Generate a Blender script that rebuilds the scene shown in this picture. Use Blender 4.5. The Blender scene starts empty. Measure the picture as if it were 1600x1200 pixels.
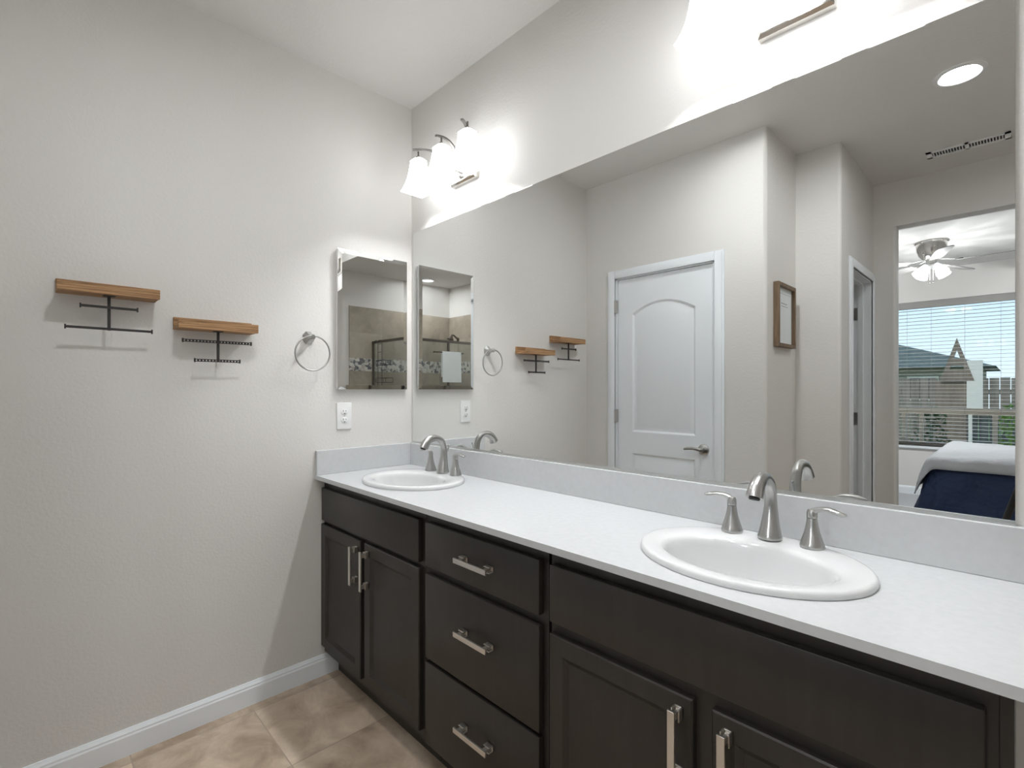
import bpy, bmesh, math, random
from mathutils import Vector, Matrix
random.seed(7)
S = bpy.context.scene
COL = S.collection

# ---------------------------------------------------------------- camera
cam_d = bpy.data.cameras.new('camera'); cam = bpy.data.objects.new('camera', cam_d); COL.objects.link(cam)
cam.location = (2.200, -1.416, 1.288)
cam.rotation_euler = (math.pi/2, 0, math.radians(90 - 44.259))
cam_d.sensor_width = 36.0; cam_d.lens = 17.363; cam_d.shift_y = 9/1600
cam_d.clip_start = 0.02; cam_d.clip_end = 200
S.camera = cam

# ---------------------------------------------------------------- world, sun, exposure
S.view_settings.view_transform = 'Standard'; S.view_settings.look = 'None'
S.view_settings.gamma = 1.0; S.view_settings.use_curve_mapping = False
S.view_settings.exposure = 0.88
cy = S.cycles
cy.max_bounces = 16; cy.diffuse_bounces = 10; cy.glossy_bounces = 8; cy.transmission_bounces = 8
cy.transparent_max_bounces = 16; cy.sample_clamp_indirect = 3.0; cy.blur_glossy = 0.5
cy.caustics_reflective = True; cy.caustics_refractive = False

W = bpy.data.worlds.new('sky'); S.world = W; W.use_nodes = True
nt = W.node_tree; nt.nodes.clear()
tc = nt.nodes.new('ShaderNodeTexCoord'); sp = nt.nodes.new('ShaderNodeSeparateXYZ')
rp = nt.nodes.new('ShaderNodeValToRGB'); bg = nt.nodes.new('ShaderNodeBackground'); ow = nt.nodes.new('ShaderNodeOutputWorld')
nt.links.new(tc.outputs['Generated'], sp.inputs[0]); nt.links.new(sp.outputs['Z'], rp.inputs[0])
nt.links.new(rp.outputs[0], bg.inputs[0]); nt.links.new(bg.outputs[0], ow.inputs[0])
rp.color_ramp.elements[0].position = 0.0; rp.color_ramp.elements[0].color = (0.74, 0.87, 0.98, 1)
rp.color_ramp.elements[1].position = 0.6; rp.color_ramp.elements[1].color = (0.22, 0.44, 0.85, 1)
e = rp.color_ramp.elements.new(0.18); e.color = (0.56, 0.76, 0.95, 1)
bg.inputs['Strength'].default_value = 0.80

sun_d = bpy.data.lights.new('sun', 'SUN'); sun = bpy.data.objects.new('sun', sun_d); COL.objects.link(sun)
sun_d.energy = 1.1; sun_d.angle = math.radians(2); sun_d.color = (1, 0.95, 0.87)
sun.rotation_euler = (math.radians(-48), 0, math.radians(25))

BULB = 300.0        # radiance of each vanity bulb
GLASS = 1.75        # glow of the lit frosted shades
CAN = 68.0         # recessed lamp lens
CAN2 = 130.0        # lens of the added unseen fill lamp and of the shower lamp
FAN = 1900.0          # fan bulbs

# ---------------------------------------------------------------- materials
def mat(name, color, rough=0.5, metal=0.0, spec=0.5, bump=None, coat=0.0):
    m = bpy.data.materials.new(name); m.use_nodes = True
    b = m.node_tree.nodes['Principled BSDF']
    b.inputs['Base Color'].default_value = (*color, 1); b.inputs['Roughness'].default_value = rough
    b.inputs['Metallic'].default_value = metal; b.inputs['Specular IOR Level'].default_value = spec
    b.inputs['Coat Weight'].default_value = coat
    if bump:
        scale, strength, dist = bump
        n = m.node_tree.nodes
        t = n.new('ShaderNodeTexCoord'); no = n.new('ShaderNodeTexNoise'); bp = n.new('ShaderNodeBump')
        no.inputs['Scale'].default_value = scale; no.inputs['Detail'].default_value = 3
        bp.inputs['Strength'].default_value = strength; bp.inputs['Distance'].default_value = dist
        m.node_tree.links.new(t.outputs['Object'], no.inputs['Vector'])
        m.node_tree.links.new(no.outputs['Fac'], bp.inputs['Height'])
        m.node_tree.links.new(bp.outputs['Normal'], b.inputs['Normal'])
    return m

def noise_color(m, c1, c2, scale=(3, 3, 3), detail=5, rough=0.6, lo=0.3, hi=0.7, distort=0.0):
    n = m.node_tree.nodes; L = m.node_tree.links; b = n['Principled BSDF']
    t = n.new('ShaderNodeTexCoord'); mp = n.new('ShaderNodeMapping'); no = n.new('ShaderNodeTexNoise'); r = n.new('ShaderNodeValToRGB')
    mp.inputs['Scale'].default_value = scale
    no.inputs['Scale'].default_value = 1; no.inputs['Detail'].default_value = detail; no.inputs['Roughness'].default_value = rough
    no.inputs['Distortion'].default_value = distort
    r.color_ramp.elements[0].position = lo; r.color_ramp.elements[0].color = (*c1, 1)
    r.color_ramp.elements[1].position = hi; r.color_ramp.elements[1].color = (*c2, 1)
    L.new(t.outputs['Object'], mp.inputs[0]); L.new(mp.outputs[0], no.inputs['Vector']); L.new(no.outputs['Fac'], r.inputs[0])
    L.new(r.outputs[0], b.inputs['Base Color'])
    return r

def emit(name, color, strength):
    m = bpy.data.materials.new(name); m.use_nodes = True; n = m.node_tree.nodes; n.clear()
    e = n.new('ShaderNodeEmission'); o = n.new('ShaderNodeOutputMaterial')
    e.inputs[0].default_value = (*color, 1); e.inputs[1].default_value = strength
    m.node_tree.links.new(e.outputs[0], o.inputs[0]); return m

def thin_glass(name, tint, rough=0.0, refl=1.0):
    m = bpy.data.materials.new(name); m.use_nodes = True; n = m.node_tree.nodes; n.clear(); L = m.node_tree.links
    tr = n.new('ShaderNodeBsdfTransparent'); gl = n.new('ShaderNodeBsdfGlossy'); fr = n.new('ShaderNodeLayerWeight'); pw = n.new('ShaderNodeMath'); ad = n.new('ShaderNodeMath')
    mx = n.new('ShaderNodeMixShader'); o = n.new('ShaderNodeOutputMaterial'); mu = n.new('ShaderNodeMath')
    tr.inputs[0].default_value = (*tint, 1); gl.inputs['Roughness'].default_value = rough
    fr.inputs[0].default_value = 0.5; pw.operation = 'POWER'; pw.inputs[1].default_value = 5; ad.operation = 'MULTIPLY_ADD'
    ad.inputs[1].default_value = 0.96; ad.inputs[2].default_value = 0.04; mu.operation = 'MULTIPLY'; mu.inputs[1].default_value = refl
    L.new(fr.outputs['Facing'], pw.inputs[0]); L.new(pw.outputs[0], ad.inputs[0]); L.new(ad.outputs[0], mu.inputs[0]); L.new(mu.outputs[0], mx.inputs[0]); L.new(tr.outputs[0], mx.inputs[1]); L.new(gl.outputs[0], mx.inputs[2])
    L.new(mx.outputs[0], o.inputs[0]); return m

def frosted(name, transp, glow, lit):
    m = bpy.data.materials.new(name); m.use_nodes = True; n = m.node_tree.nodes; n.clear(); L = m.node_tree.links
    tr = n.new('ShaderNodeBsdfTransparent'); tl = n.new('ShaderNodeBsdfTranslucent'); gl = n.new('ShaderNodeBsdfGlossy')
    m1 = n.new('ShaderNodeMixShader'); m2 = n.new('ShaderNodeMixShader'); o = n.new('ShaderNodeOutputMaterial')
    tr.inputs[0].default_value = (1, 1, 1, 1); tl.inputs[0].default_value = (*glow, 1)
    gl.inputs['Roughness'].default_value = 0.25; gl.inputs[0].default_value = (.9, .9, .9, 1)
    m1.inputs[0].default_value = 0.06; L.new(tl.outputs[0], m1.inputs[1]); L.new(gl.outputs[0], m1.inputs[2])
    m2.inputs[0].default_value = transp; L.new(m1.outputs[0], m2.inputs[1]); L.new(tr.outputs[0], m2.inputs[2])
    em = n.new('ShaderNodeEmission'); em.inputs[0].default_value = (0.975, 0.992, 1.0, 1); em.inputs[1].default_value = lit
    sm = n.new('ShaderNodeAddShader'); L.new(m2.outputs[0], sm.inputs[0]); L.new(em.outputs[0], sm.inputs[1])
    L.new(sm.outputs[0], o.inputs[0]); return m

M = {}
M['paint'] = mat('wall_paint', (0.690, 0.674, 0.652), 0.55, spec=0.25, bump=(95, 0.28, 0.004))
M['ceil'] = mat('ceiling_paint', (0.690, 0.678, 0.660), 0.6, spec=0.2, bump=(95, 0.28, 0.004))
M['trim'] = mat('white_trim_paint', (0.82, 0.855, 0.89), 0.32)
M['counter'] = mat('white_counter', (0.72, 0.725, 0.735), 0.22)
noise_color(M['counter'], (0.55, 0.56, 0.57), (0.585, 0.595, 0.605), (60, 60, 60))
M['porcelain'] = mat('porcelain', (0.69, 0.695, 0.70), 0.08, coat=0.3)
M['espresso'] = mat('espresso_wood', (0.02, 0.017, 0.015), 0.38, spec=0.45)
noise_color(M['espresso'], (0.022, 0.0185, 0.0155), (0.030, 0.0255, 0.0215), (30, 30, 3))
M['gap'] = mat('dark_recess', (0.01, 0.009, 0.008), 0.6)
M['nickel'] = mat('brushed_nickel', (0.50, 0.495, 0.485), 0.30, metal=1)
M['pull'] = mat('satin_pull', (0.72, 0.69, 0.65), 0.36, metal=1)
M['arm_metal'] = mat('dark_brushed_nickel', (0.22, 0.21, 0.20), 0.38, metal=1)
M['chrome'] = mat('polished_nickel', (0.72, 0.70, 0.67), 0.12, metal=1)
M['mirror'] = mat('mirror_silver', (0.885, 0.895, 0.89), 0.0, metal=1)
M['alu'] = mat('aluminium_channel', (0.62, 0.62, 0.61), 0.3, metal=1)
M['white_plastic'] = mat('white_plastic', (0.80, 0.80, 0.80), 0.35)
M['slot'] = mat('slot_dark', (0.03, 0.03, 0.03), 0.6)
M['iron'] = mat('black_iron', (0.018, 0.016, 0.015), 0.5)
M['wood'] = mat('rustic_wood', (0.25, 0.13, 0.06), 0.6, spec=0.3)
noise_color(M['wood'], (0.10, 0.045, 0.018), (0.56, 0.33, 0.165), (120, 5, 230), 6, 0.7, 0.33, 0.68, 0.8)
M['framewood'] = mat('frame_wood', (0.22, 0.14, 0.08), 0.55)
noise_color(M['framewood'], (0.09, 0.055, 0.03), (0.22, 0.145, 0.085), (60, 60, 5), 4)
M['paper'] = mat('print_paper', (0.72, 0.75, 0.77), 0.8)
M['ink'] = mat('grey_ink', (0.36, 0.38, 0.40), 0.8)
M['shade'] = frosted('frosted_glass', 0.03, (0.03, 0.03, 0.03), GLASS)
M['bulb'] = emit('bulb_light', (0.968, 0.992, 1.0), BULB)
M['can'] = emit('can_light', (0.968, 0.992, 1.0), CAN)
M['can2'] = emit('can_light_bright', (0.968, 0.992, 1.0), CAN2)
M['fanbulb'] = emit('fan_bulb_light', (0.968, 0.99, 1.0), FAN)
M['fanshade'] = frosted('fan_glass', 0.25, (0.03, 0.03, 0.03), 4.0)
M['carpet'] = mat('carpet', (0.42, 0.43, 0.45), 0.95, bump=(300, 0.6, 0.01))
M['navy'] = mat('navy_comforter', (0.012, 0.027, 0.075), 0.75, bump=(7, 0.9, 0.06))
M['grey_blanket'] = mat('grey_blanket', (0.44, 0.455, 0.475), 0.9, bump=(14, 0.7, 0.02))
M['mattress'] = mat('mattress_ticking', (0.6, 0.6, 0.6), 0.8)
M['slats'] = mat('blind_white', (0.66, 0.65, 0.61), 0.45)
M['window_vinyl'] = mat('window_vinyl', (0.62, 0.59, 0.52), 0.4)
M['bronze'] = mat('dark_bronze', (0.05, 0.045, 0.04), 0.4)
M['valance'] = mat('valance_grey', (0.26, 0.25, 0.24), 0.6)
M['pane'] = thin_glass('window_pane', (0.95, 0.97, 0.97), 0, 0.6)
M['shower_glass'] = thin_glass('shower_glass', (0.95, 0.97, 0.965), 0.0, 1.3)
M['showermetal'] = mat('dark_nickel', (0.20, 0.18, 0.16), 0.3, metal=1)
M['towel'] = mat('white_terry', (0.78, 0.82, 0.82), 0.95, bump=(160, 0.5, 0.004))
M['grass'] = mat('lawn_green', (0.10, 0.17, 0.04), 0.9); noise_color(M['grass'], (0.07, 0.12, 0.03), (0.17, 0.25, 0.06), (3, 3, 3))
M['fence'] = mat('fence_board', (0.2, 0.17, 0.13), 0.85); noise_color(M['fence'], (0.14, 0.12, 0.09), (0.27, 0.23, 0.18), (8, 8, 1))
M['roof'] = mat('roof_shingle', (0.11, 0.13, 0.11), 0.85, spec=0.1); noise_color(M['roof'], (0.10, 0.12, 0.10), (0.15, 0.175, 0.15), (4, 4, 4))
M['stucco'] = mat('stucco_olive', (0.27, 0.27, 0.20), 0.9)
M['cedar'] = mat('cedar_board', (0.20, 0.155, 0.11), 0.8); noise_color(M['cedar'], (0.15, 0.115, 0.08), (0.25, 0.19, 0.14), (14, 14, 2))
M['cream'] = mat('cream_panel', (0.75, 0.71, 0.60), 0.7)
M['leafdark'] = mat('leaf_dark', (0.05, 0.10, 0.03), 0.7); M['leaflight'] = mat('leaf_light', (0.28, 0.40, 0.08), 0.7)
M['black'] = mat('black_plastic', (0.015, 0.015, 0.016), 0.45)
M['fanblade'] = mat('fan_blade', (0.30, 0.29, 0.28), 0.4)
M['rubber'] = mat('white_tip', (0.8, 0.8, 0.78), 0.5)

def cell_coords(nodes, links, size, offset):
    """tile index (floored object coords) and in-tile coords, from object space"""
    t = nodes.new('ShaderNodeTexCoord')
    sub = nodes.new('ShaderNodeVectorMath'); sub.operation = 'SUBTRACT'; sub.inputs[1].default_value = offset
    div = nodes.new('ShaderNodeVectorMath'); div.operation = 'DIVIDE'; div.inputs[1].default_value = size
    fl = nodes.new('ShaderNodeVectorMath'); fl.operation = 'FLOOR'
    fr = nodes.new('ShaderNodeVectorMath'); fr.operation = 'FRACTION'
    links.new(t.outputs['Object'], sub.inputs[0]); links.new(sub.outputs[0], div.inputs[0])
    links.new(div.outputs[0], fl.inputs[0]); links.new(div.outputs[0], fr.inputs[0])
    return t, fl, fr

def tile_mat(name, dark, light, grout, size, offset, axes, gw=0.008, rough=0.35, vary=0.25):
    m = mat(name, light, rough); n = m.node_tree.nodes; L = m.node_tree.links; b = n['Principled BSDF']
    t, fl, fr = cell_coords(n, L, size, offset)
    wn = n.new('ShaderNodeTexWhiteNoise'); wn.noise_dimensions = '3D'; L.new(fl.outputs[0], wn.inputs['Vector'])
    mul = n.new('ShaderNodeVectorMath'); mul.operation = 'SCALE'; mul.inputs['Scale'].default_value = 9.0
    L.new(wn.outputs['Color'], mul.inputs[0])
    add = n.new('ShaderNodeVectorMath'); L.new(t.outputs['Object'], add.inputs[0]); L.new(mul.outputs[0], add.inputs[1])
    no = n.new('ShaderNodeTexNoise'); no.inputs['Scale'].default_value = 6; no.inputs['Detail'].default_value = 8
    no.inputs['Roughness'].default_value = 0.62; no.inputs['Distortion'].default_value = 0.5
    L.new(add.outputs[0], no.inputs['Vector'])
    sh = n.new('ShaderNodeMath'); sh.operation = 'MULTIPLY_ADD'; sh.inputs[1].default_value = vary; L.new(wn.outputs['Value'], sh.inputs[0])
    off = n.new('ShaderNodeMath'); off.operation = 'ADD'; off.inputs[1].default_value = -vary/2; L.new(no.outputs['Fac'], off.inputs[0])
    L.new(off.outputs[0], sh.inputs[2])
    r = n.new('ShaderNodeValToRGB'); r.color_ramp.elements[0].position = 0.3; r.color_ramp.elements[1].position = 0.7
    r.color_ramp.elements[0].color = (*dark, 1); r.color_ramp.elements[1].color = (*light, 1); L.new(sh.outputs[0], r.inputs[0])
    sx = n.new('ShaderNodeSeparateXYZ'); L.new(fr.outputs[0], sx.inputs[0])
    prev = None
    for ax in axes:
        s = size['XYZ'.index(ax)]
        a = n.new('ShaderNodeMath'); a.operation = 'PINGPONG'; a.inputs[1].default_value = 0.5; L.new(sx.outputs[ax], a.inputs[0])
        c = n.new('ShaderNodeMath'); c.operation = 'LESS_THAN'; c.inputs[1].default_value = gw/2/s; L.new(a.outputs[0], c.inputs[0])
        if prev is None: prev = c
        else:
            mx = n.new('ShaderNodeMath'); mx.operation = 'MAXIMUM'; L.new(prev.outputs[0], mx.inputs[0]); L.new(c.outputs[0], mx.inputs[1]); prev = mx
    mix = n.new('ShaderNodeMix'); mix.data_type = 'RGBA'; mix.inputs['B'].default_value = (*grout, 1)
    L.new(prev.outputs[0], mix.inputs['Factor']); L.new(r.outputs[0], mix.inputs['A']); L.new(mix.outputs['Result'], b.inputs['Base Color'])
    bp = n.new('ShaderNodeBump'); bp.inputs['Strength'].default_value = 0.5; bp.inputs['Distance'].default_value = 0.002; bp.invert = True
    L.new(prev.outputs[0], bp.inputs['Height']); L.new(bp.outputs[0], b.inputs['Normal'])
    return m

M['floor'] = tile_mat('stone_floor_tile', (0.33, 0.245, 0.175), (0.70, 0.575, 0.45), (0.37, 0.295, 0.23), (0.400, 0.390, 1.0), (0.061, -0.775, -0.5), 'XY', 0.004, vary=0.22)
M['wall_tile'] = tile_mat('shower_wall_tile', (0.30, 0.26, 0.21), (0.43, 0.385, 0.32), (0.30, 0.27, 0.23), (0.45, 0.45, 0.32), (0.3, -1.39, 0.08), 'XYZ', 0.003)
mm = mat('pebble_mosaic', (0.4, 0.4, 0.4), 0.3); n = mm.node_tree.nodes; L = mm.node_tree.links
t = n.new('ShaderNodeTexCoord'); v = n.new('ShaderNodeTexVoronoi'); v.inputs['Scale'].default_value = 28
w = n.new('ShaderNodeTexWhiteNoise'); r = n.new('ShaderNodeValToRGB'); r.color_ramp.interpolation = 'CONSTANT'
for i, (p_, c_) in enumerate([(0, (0.62, 0.60, 0.55)), (0.3, (0.19, 0.185, 0.19)), (0.5, (0.45, 0.43, 0.40)), (0.68, (0.14, 0.15, 0.17)), (0.8, (0.55, 0.55, 0.53))]):
    el = r.color_ramp.elements[i] if i < 2 else r.color_ramp.elements.new(p_)
    el.position = p_; el.color = (*c_, 1)
L.new(t.outputs['Object'], v.inputs['Vector']); L.new(v.outputs['Color'], w.inputs['Vector']); L.new(w.outputs['Value'], r.inputs[0])
L.new(r.outputs[0], n['Principled BSDF'].inputs['Base Color']); M['mosaic'] = mm

# ---------------------------------------------------------------- mesh helpers
class MB:
    def __init__(s): s.bm = bmesh.new()
    def box(s, a, b, bevel=0.0, seg=2):
        a = Vector(a); b = Vector(b)
        lo = Vector([min(a[i], b[i]) for i in range(3)]); hi = Vector([max(a[i], b[i]) for i in range(3)])
        vs = [s.bm.verts.new((x, y, z)) for x in (lo.x, hi.x) for y in (lo.y, hi.y) for z in (lo.z, hi.z)]
        f = [(0, 1, 3, 2), (4, 6, 7, 5), (0, 4, 5, 1), (2, 3, 7, 6), (0, 2, 6, 4), (1, 5, 7, 3)]
        fs = [s.bm.faces.new([vs[i] for i in q]) for q in f]
        if bevel > 0:
            es = list({e for f_ in fs for e in f_.edges})
            bmesh.ops.bevel(s.bm, geom=es, offset=bevel, segments=seg, profile=0.5, affect='EDGES')
        return s
    def prism(s, pts, axis, a, b):
        """closed polygon pts (2D) extruded along axis ('x','y','z') from a to b"""
        def P(p, h):
            return {'x': (h, p[0], p[1]), 'y': (p[0], h, p[1]), 'z': (p[0], p[1], h)}[axis]
        v0 = [s.bm.verts.new(P(p, a)) for p in pts]; v1 = [s.bm.verts.new(P(p, b)) for p in pts]
        k = len(pts)
        s.bm.faces.new(v0); s.bm.faces.new(v1)
        for i in range(k): s.bm.faces.new((v0[i], v0[(i+1) % k], v1[(i+1) % k], v1[i]))
        return s
    def rings(s, rings, cap0=True, cap1=True, closed=True):
        rr = [[s.bm.verts.new(p) for p in r] for r in rings]
        k = len(rr[0])
        for a, b in zip(rr, rr[1:]):
            for i in range(k if closed else k-1): s.bm.faces.new((a[i], a[(i+1) % k], b[(i+1) % k], b[i]))
        if cap0: s.bm.faces.new(rr[0])
        if cap1: s.bm.faces.new(rr[-1])
        return s
    def lathe(s, prof, c=(0, 0, 0), axis='z', n=32, cap0=True, cap1=True, sx=1, sy=1):
        R = []
        for r_, h in prof:
            ring = []
            for i in range(n):
                a = 2*math.pi*i/n; u, w_ = r_*math.cos(a)*sx, r_*math.sin(a)*sy
                p = {'z': (u, w_, h), 'y': (u, h, w_), 'x': (h, u, w_)}[axis]
                ring.append((p[0]+c[0], p[1]+c[1], p[2]+c[2]))
            R.append(ring)
        return s.rings(R, cap0, cap1)
    def sweep(s, path, radii, n=12, flat=None, square=False, up=(0, 0, 1), closed=False):
        """tube along path; radii float or list of (ru, rv)"""
        P = [Vector(p) for p in path]; k = len(P); R = []
        for i, p in enumerate(P):
            if closed: d = (P[(i+1) % k] - P[i-1])
            else: d = (P[min(i+1, k-1)] - P[max(i-1, 0)])
            d.normalize()
            uu = Vector(up)
            if abs(d.dot(uu)) > 0.97: uu = Vector((1, 0, 0)) if abs(d.x) < 0.9 else Vector((0, 1, 0))
            a = d.cross(uu).normalized(); b = a.cross(d).normalized()
            r_ = radii[i] if isinstance(radii, (list, tuple)) else radii
            ru, rv = r_ if isinstance(r_, (list, tuple)) else (r_, r_)
            if square: offs = [(-1, -1), (1, -1), (1, 1), (-1, 1)]
            else: offs = [(math.cos(2*math.pi*j/n), math.sin(2*math.pi*j/n)) for j in range(n)]
            R.append([p + a*(ru*ox) + b*(rv*oy) for ox, oy in offs])
        if closed: R.append(R[0]); 
        if closed:
            vs = [[s.bm.verts.new(q) for q in r_] for r_ in R[:-1]]; m_ = len(vs[0])
            for i in range(len(vs)):
                A, B = vs[i], vs[(i+1) % len(vs)]
                for j in range(m_): s.bm.faces.new((A[j], A[(j+1) % m_], B[(j+1) % m_], B[j]))
            return s
        return s.rings(R)
    def sphere(s, c, r, seg=16, sc=(1, 1, 1)):
        mtx = Matrix.Translation(c) @ Matrix.Diagonal((r*sc[0], r*sc[1], r*sc[2], 1))
        bmesh.ops.create_uvsphere(s.bm, u_segments=seg, v_segments=max(6, seg//2), radius=1, matrix=mtx); return s
    def build(s, name, material, parent=None, smooth=None, loc=None):
        bmesh.ops.recalc_face_normals(s.bm, faces=s.bm.faces[:])
        me = bpy.data.meshes.new(name); s.bm.to_mesh(me); s.bm.free()
        o = bpy.data.objects.new(name, me); COL.objects.link(o)
        me.materials.append(material)
        if smooth is not None:
            for p in me.polygons: p.use_smooth = True
            try: me.set_sharp_from_angle(angle=math.radians(smooth))
            except Exception: pass
        if parent: o.parent = parent
        if loc: o.location = loc
        return o

def tag(o, label, cat, group=None, kind=None):
    o['label'] = label; o['category'] = cat
    if group: o['group'] = group
    if kind: o['kind'] = kind
    return o
def thing(name, label, cat, loc=(0, 0, 0), group=None, rz=0):
    o = bpy.data.objects.new(name, None); COL.objects.link(o); o.location = loc; o.rotation_euler = (0, 0, rz)
    o.empty_display_size = 0.05
    return tag(o, label, cat, group)
def struct(mb, name, m, label, cat, smooth=None):
    return tag(mb.build(name, m, None, smooth), label, cat, kind='structure')
def copy_tree(o, parent=None, label=None):
    c = o.copy(); COL.objects.link(c)
    if parent: c.parent = parent
    for ch in [x for x in bpy.data.objects if x.parent == o and x is not c]: copy_tree(ch, c)
    if label: c['label'] = label
    return c
def arc(cx, cy_, r, a0, a1, n=8):
    return [(cx + r*math.cos(math.radians(a0+(a1-a0)*i/n)), cy_ + r*math.sin(math.radians(a0+(a1-a0)*i/n))) for i in range(n+1)]
def bez(p0, p1, p2, p3, n=14):
    p0, p1, p2, p3 = map(Vector, (p0, p1, p2, p3)); out = []
    for i in range(n+1):
        t_ = i/n; q = 1-t_
        out.append(p0*q**3 + p1*3*q*q*t_ + p2*3*q*t_*t_ + p3*t_**3)
    return out

# ================================================================ ROOM SHELL
CH = 2.743; XR = 3.58; YB = -1.499; XC = 1.230; YN = -2.005; XD = 1.472; YE = -2.923; YW = -6.40; BR = 0.02
struct(MB().box((-0.12, 0.14, -0.1), (XR+0.12, -2.98, 0)), 'floor', M['floor'], 'beige brown stone tile floor of the bathroom', 'floor')
struct(MB().box((-1.2, -2.98, -0.1), (4.6, YW-0.02, 0.0)), 'floor_bedroom', M['carpet'], 'pale grey carpet of the bedroom seen in the mirror', 'floor')
struct(MB().box((-1.2, 0.14, CH), (4.6, YW-0.2, CH+0.15)), 'ceiling', M['ceil'], 'flat painted ceiling over the bathroom and bedroom', 'ceiling')
struct(MB().box((-0.12, 0.12, 0), (0, -3.04, CH)), 'wall_left', M['paint'], 'greige painted wall with the two wooden shelves', 'wall')
struct(MB().box((0, 0.12, 0), (XR+0.12, 0, CH)), 'wall_mirror', M['paint'], 'greige painted wall behind the long mirror', 'wall')
struct(MB().box((XR, 0, 0), (XR+0.12, -3.04, CH)), 'wall_right', M['paint'], 'greige painted end wall above the shower tile', 'wall')
# wall with the closed door, bullnose corner
D0, D1, DT = 0.246, 0.950, 2.062      # door opening
w_ = MB()
w_.box((0, YB, 0), (D0, YB-0.115, CH)); w_.box((D0, YB, DT), (D1, YB-0.115, CH))
w_.prism([(D1, YB-0.115), (D1, YB)] + arc(XC-BR, YB-BR, BR, 90, 0) + [(XC, YN), (XC-0.115, YN), (XC-0.115, YB-0.115)], 'z', 0, CH)
struct(w_, 'wall_back', M['paint'], 'greige wall around the closed white door with rounded corner', 'wall', 30)
E0, E1, ET = -2.235, -2.857, 2.062    # toilet room door opening
w_ = MB()
w_.prism([(XC-0.115, YN-0.115), (XC-0.115, YN)] + arc(XD-BR, YN-BR, BR, 90, 0) + [(XD, E0), (XD-0.115, E0), (XD-0.115, YN-0.115)], 'z', 0, CH)
w_.box((XD-0.115, E0, ET), (XD, E1, CH)); w_.box((XD-0.115, E1, 0), (XD, YE, CH))
struct(w_, 'wall_niche', M['paint'], 'greige wall stepping back around the narrow open doorway', 'wall', 30)
O0, O1, OT = 1.603, 2.78, 2.43        # bedroom opening
w_ = MB()
w_.prism(arc(O0-BR, YE-BR, BR, 90, 0) + arc(O0-BR, YE-0.117+BR, BR, 0, -90) + [(0, YE-0.117), (0, YE)], 'z', 0, CH)
w_.box((O0-BR, YE, OT), (O1+BR, YE-0.117, CH)); w_.box((O1, YE, 0), (XR, YE-0.117, CH))
struct(w_, 'wall_bedroom', M['paint'], 'greige wall with the tall opening into the bedroom', 'wall', 30)
# bedroom
struct(MB().box((-1.2, -3.04, 0), (-1.08, YW, CH)), 'wall_bedroom_left', M['paint'], 'bedroom side wall left of the window', 'wall')
struct(MB().box((4.48, -3.04, 0), (4.6, YW, CH)), 'wall_bedroom_right', M['paint'], 'bedroom side wall behind the bed head', 'wall')
w_ = MB(); w_.box((-1.2, -2.93, 0), (-0.12, -3.04, CH)); w_.box((XR+0.12, -2.93, 0), (4.6, -3.04, CH))
struct(w_, 'wall_bedroom_near', M['paint'], 'bedroom wall on either side of the bathroom', 'wall')
WX0, WX1, WZ0, WZ1 = 0.45, 3.0, 0.600, 2.370
w_ = MB()
w_.box((-1.2, YW, 0), (WX0, YW-0.14, CH)); w_.box((WX1, YW, 0), (4.6, YW-0.14, CH))
w_.box((WX0, YW, 0), (WX1, YW-0.14, WZ0)); w_.box((WX0, YW, WZ1), (WX1, YW-0.14, CH))
struct(w_, 'wall_window', M['paint'], 'bedroom wall around the wide window with blinds', 'wall')

# baseboards
def base_prof(t=0.013, h=0.092): return [(0, 0), (t, 0), (t, h*0.74), (t*0.8, h*0.80), (t*0.8, h*0.86), (t*0.4, h*0.95), (t*0.25, h), (0, h)]
struct(MB().prism(base_prof(), 'y', -0.385, YB), 'baseboard_left', M['trim'], 'white baseboard along the left wall to the vanity', 'baseboard', 25)
w_ = MB()
w_.prism([(YB+a, b) for a, b in base_prof()], 'x', 0.013, D0-0.055); w_.prism([(YB+a, b) for a, b in base_prof()], 'x', D1+0.055, XC-BR)
struct(w_, 'baseboard_back', M['trim'], 'white baseboard on both sides of the closed door', 'baseboard', 25)
struct(MB().prism([(YW+a, b) for a, b in base_prof(0.014, 0.10)], 'x', -1.08, 4.48), 'baseboard_bedroom', M['trim'], 'white baseboard below the bedroom window', 'baseboard', 25)
struct(MB().prism([(0-a, b) for a, b in base_prof()], 'x', 2.215, XR), 'baseboard_mirror', M['trim'], 'white baseboard on the mirror wall beyond the vanity', 'baseboard', 25)

# ---------------------------------------------------------------- door_1 (closed, two panel arch top)
def casing(mb, axis, w0, w1, top, face, sgn, width=0.057, thick=0.016):
    """door casing around opening; axis 'x' opening spans x at y=face ; axis 'y' spans y at x=face"""
    lo, hi = min(w0, w1), max(w0, w1)
    for (a0, a1, z0, z1) in ((lo-width, lo, 0, top+width), (hi, hi+width, 0, top+width), (lo, hi, top, top+width)):
        for (ins, th) in ((0, thick*0.7), (0.012, thick)):
            b0, b1 = a0, a1; zz0, zz1 = z0, z1
            if z0 == 0: b0, b1 = (a0+ins, a1) if a1 == lo else (a0, a1-ins)
            if z0 == 0: zz1 = z1-ins
            else: zz1 = z1-ins
            if axis == 'x': mb.box((b0, face, zz0), (b1, face+sgn*th, zz1), 0.003)
            else: mb.box((face, b0, zz0), (face+sgn*th, b1, zz1), 0.003)

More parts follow.
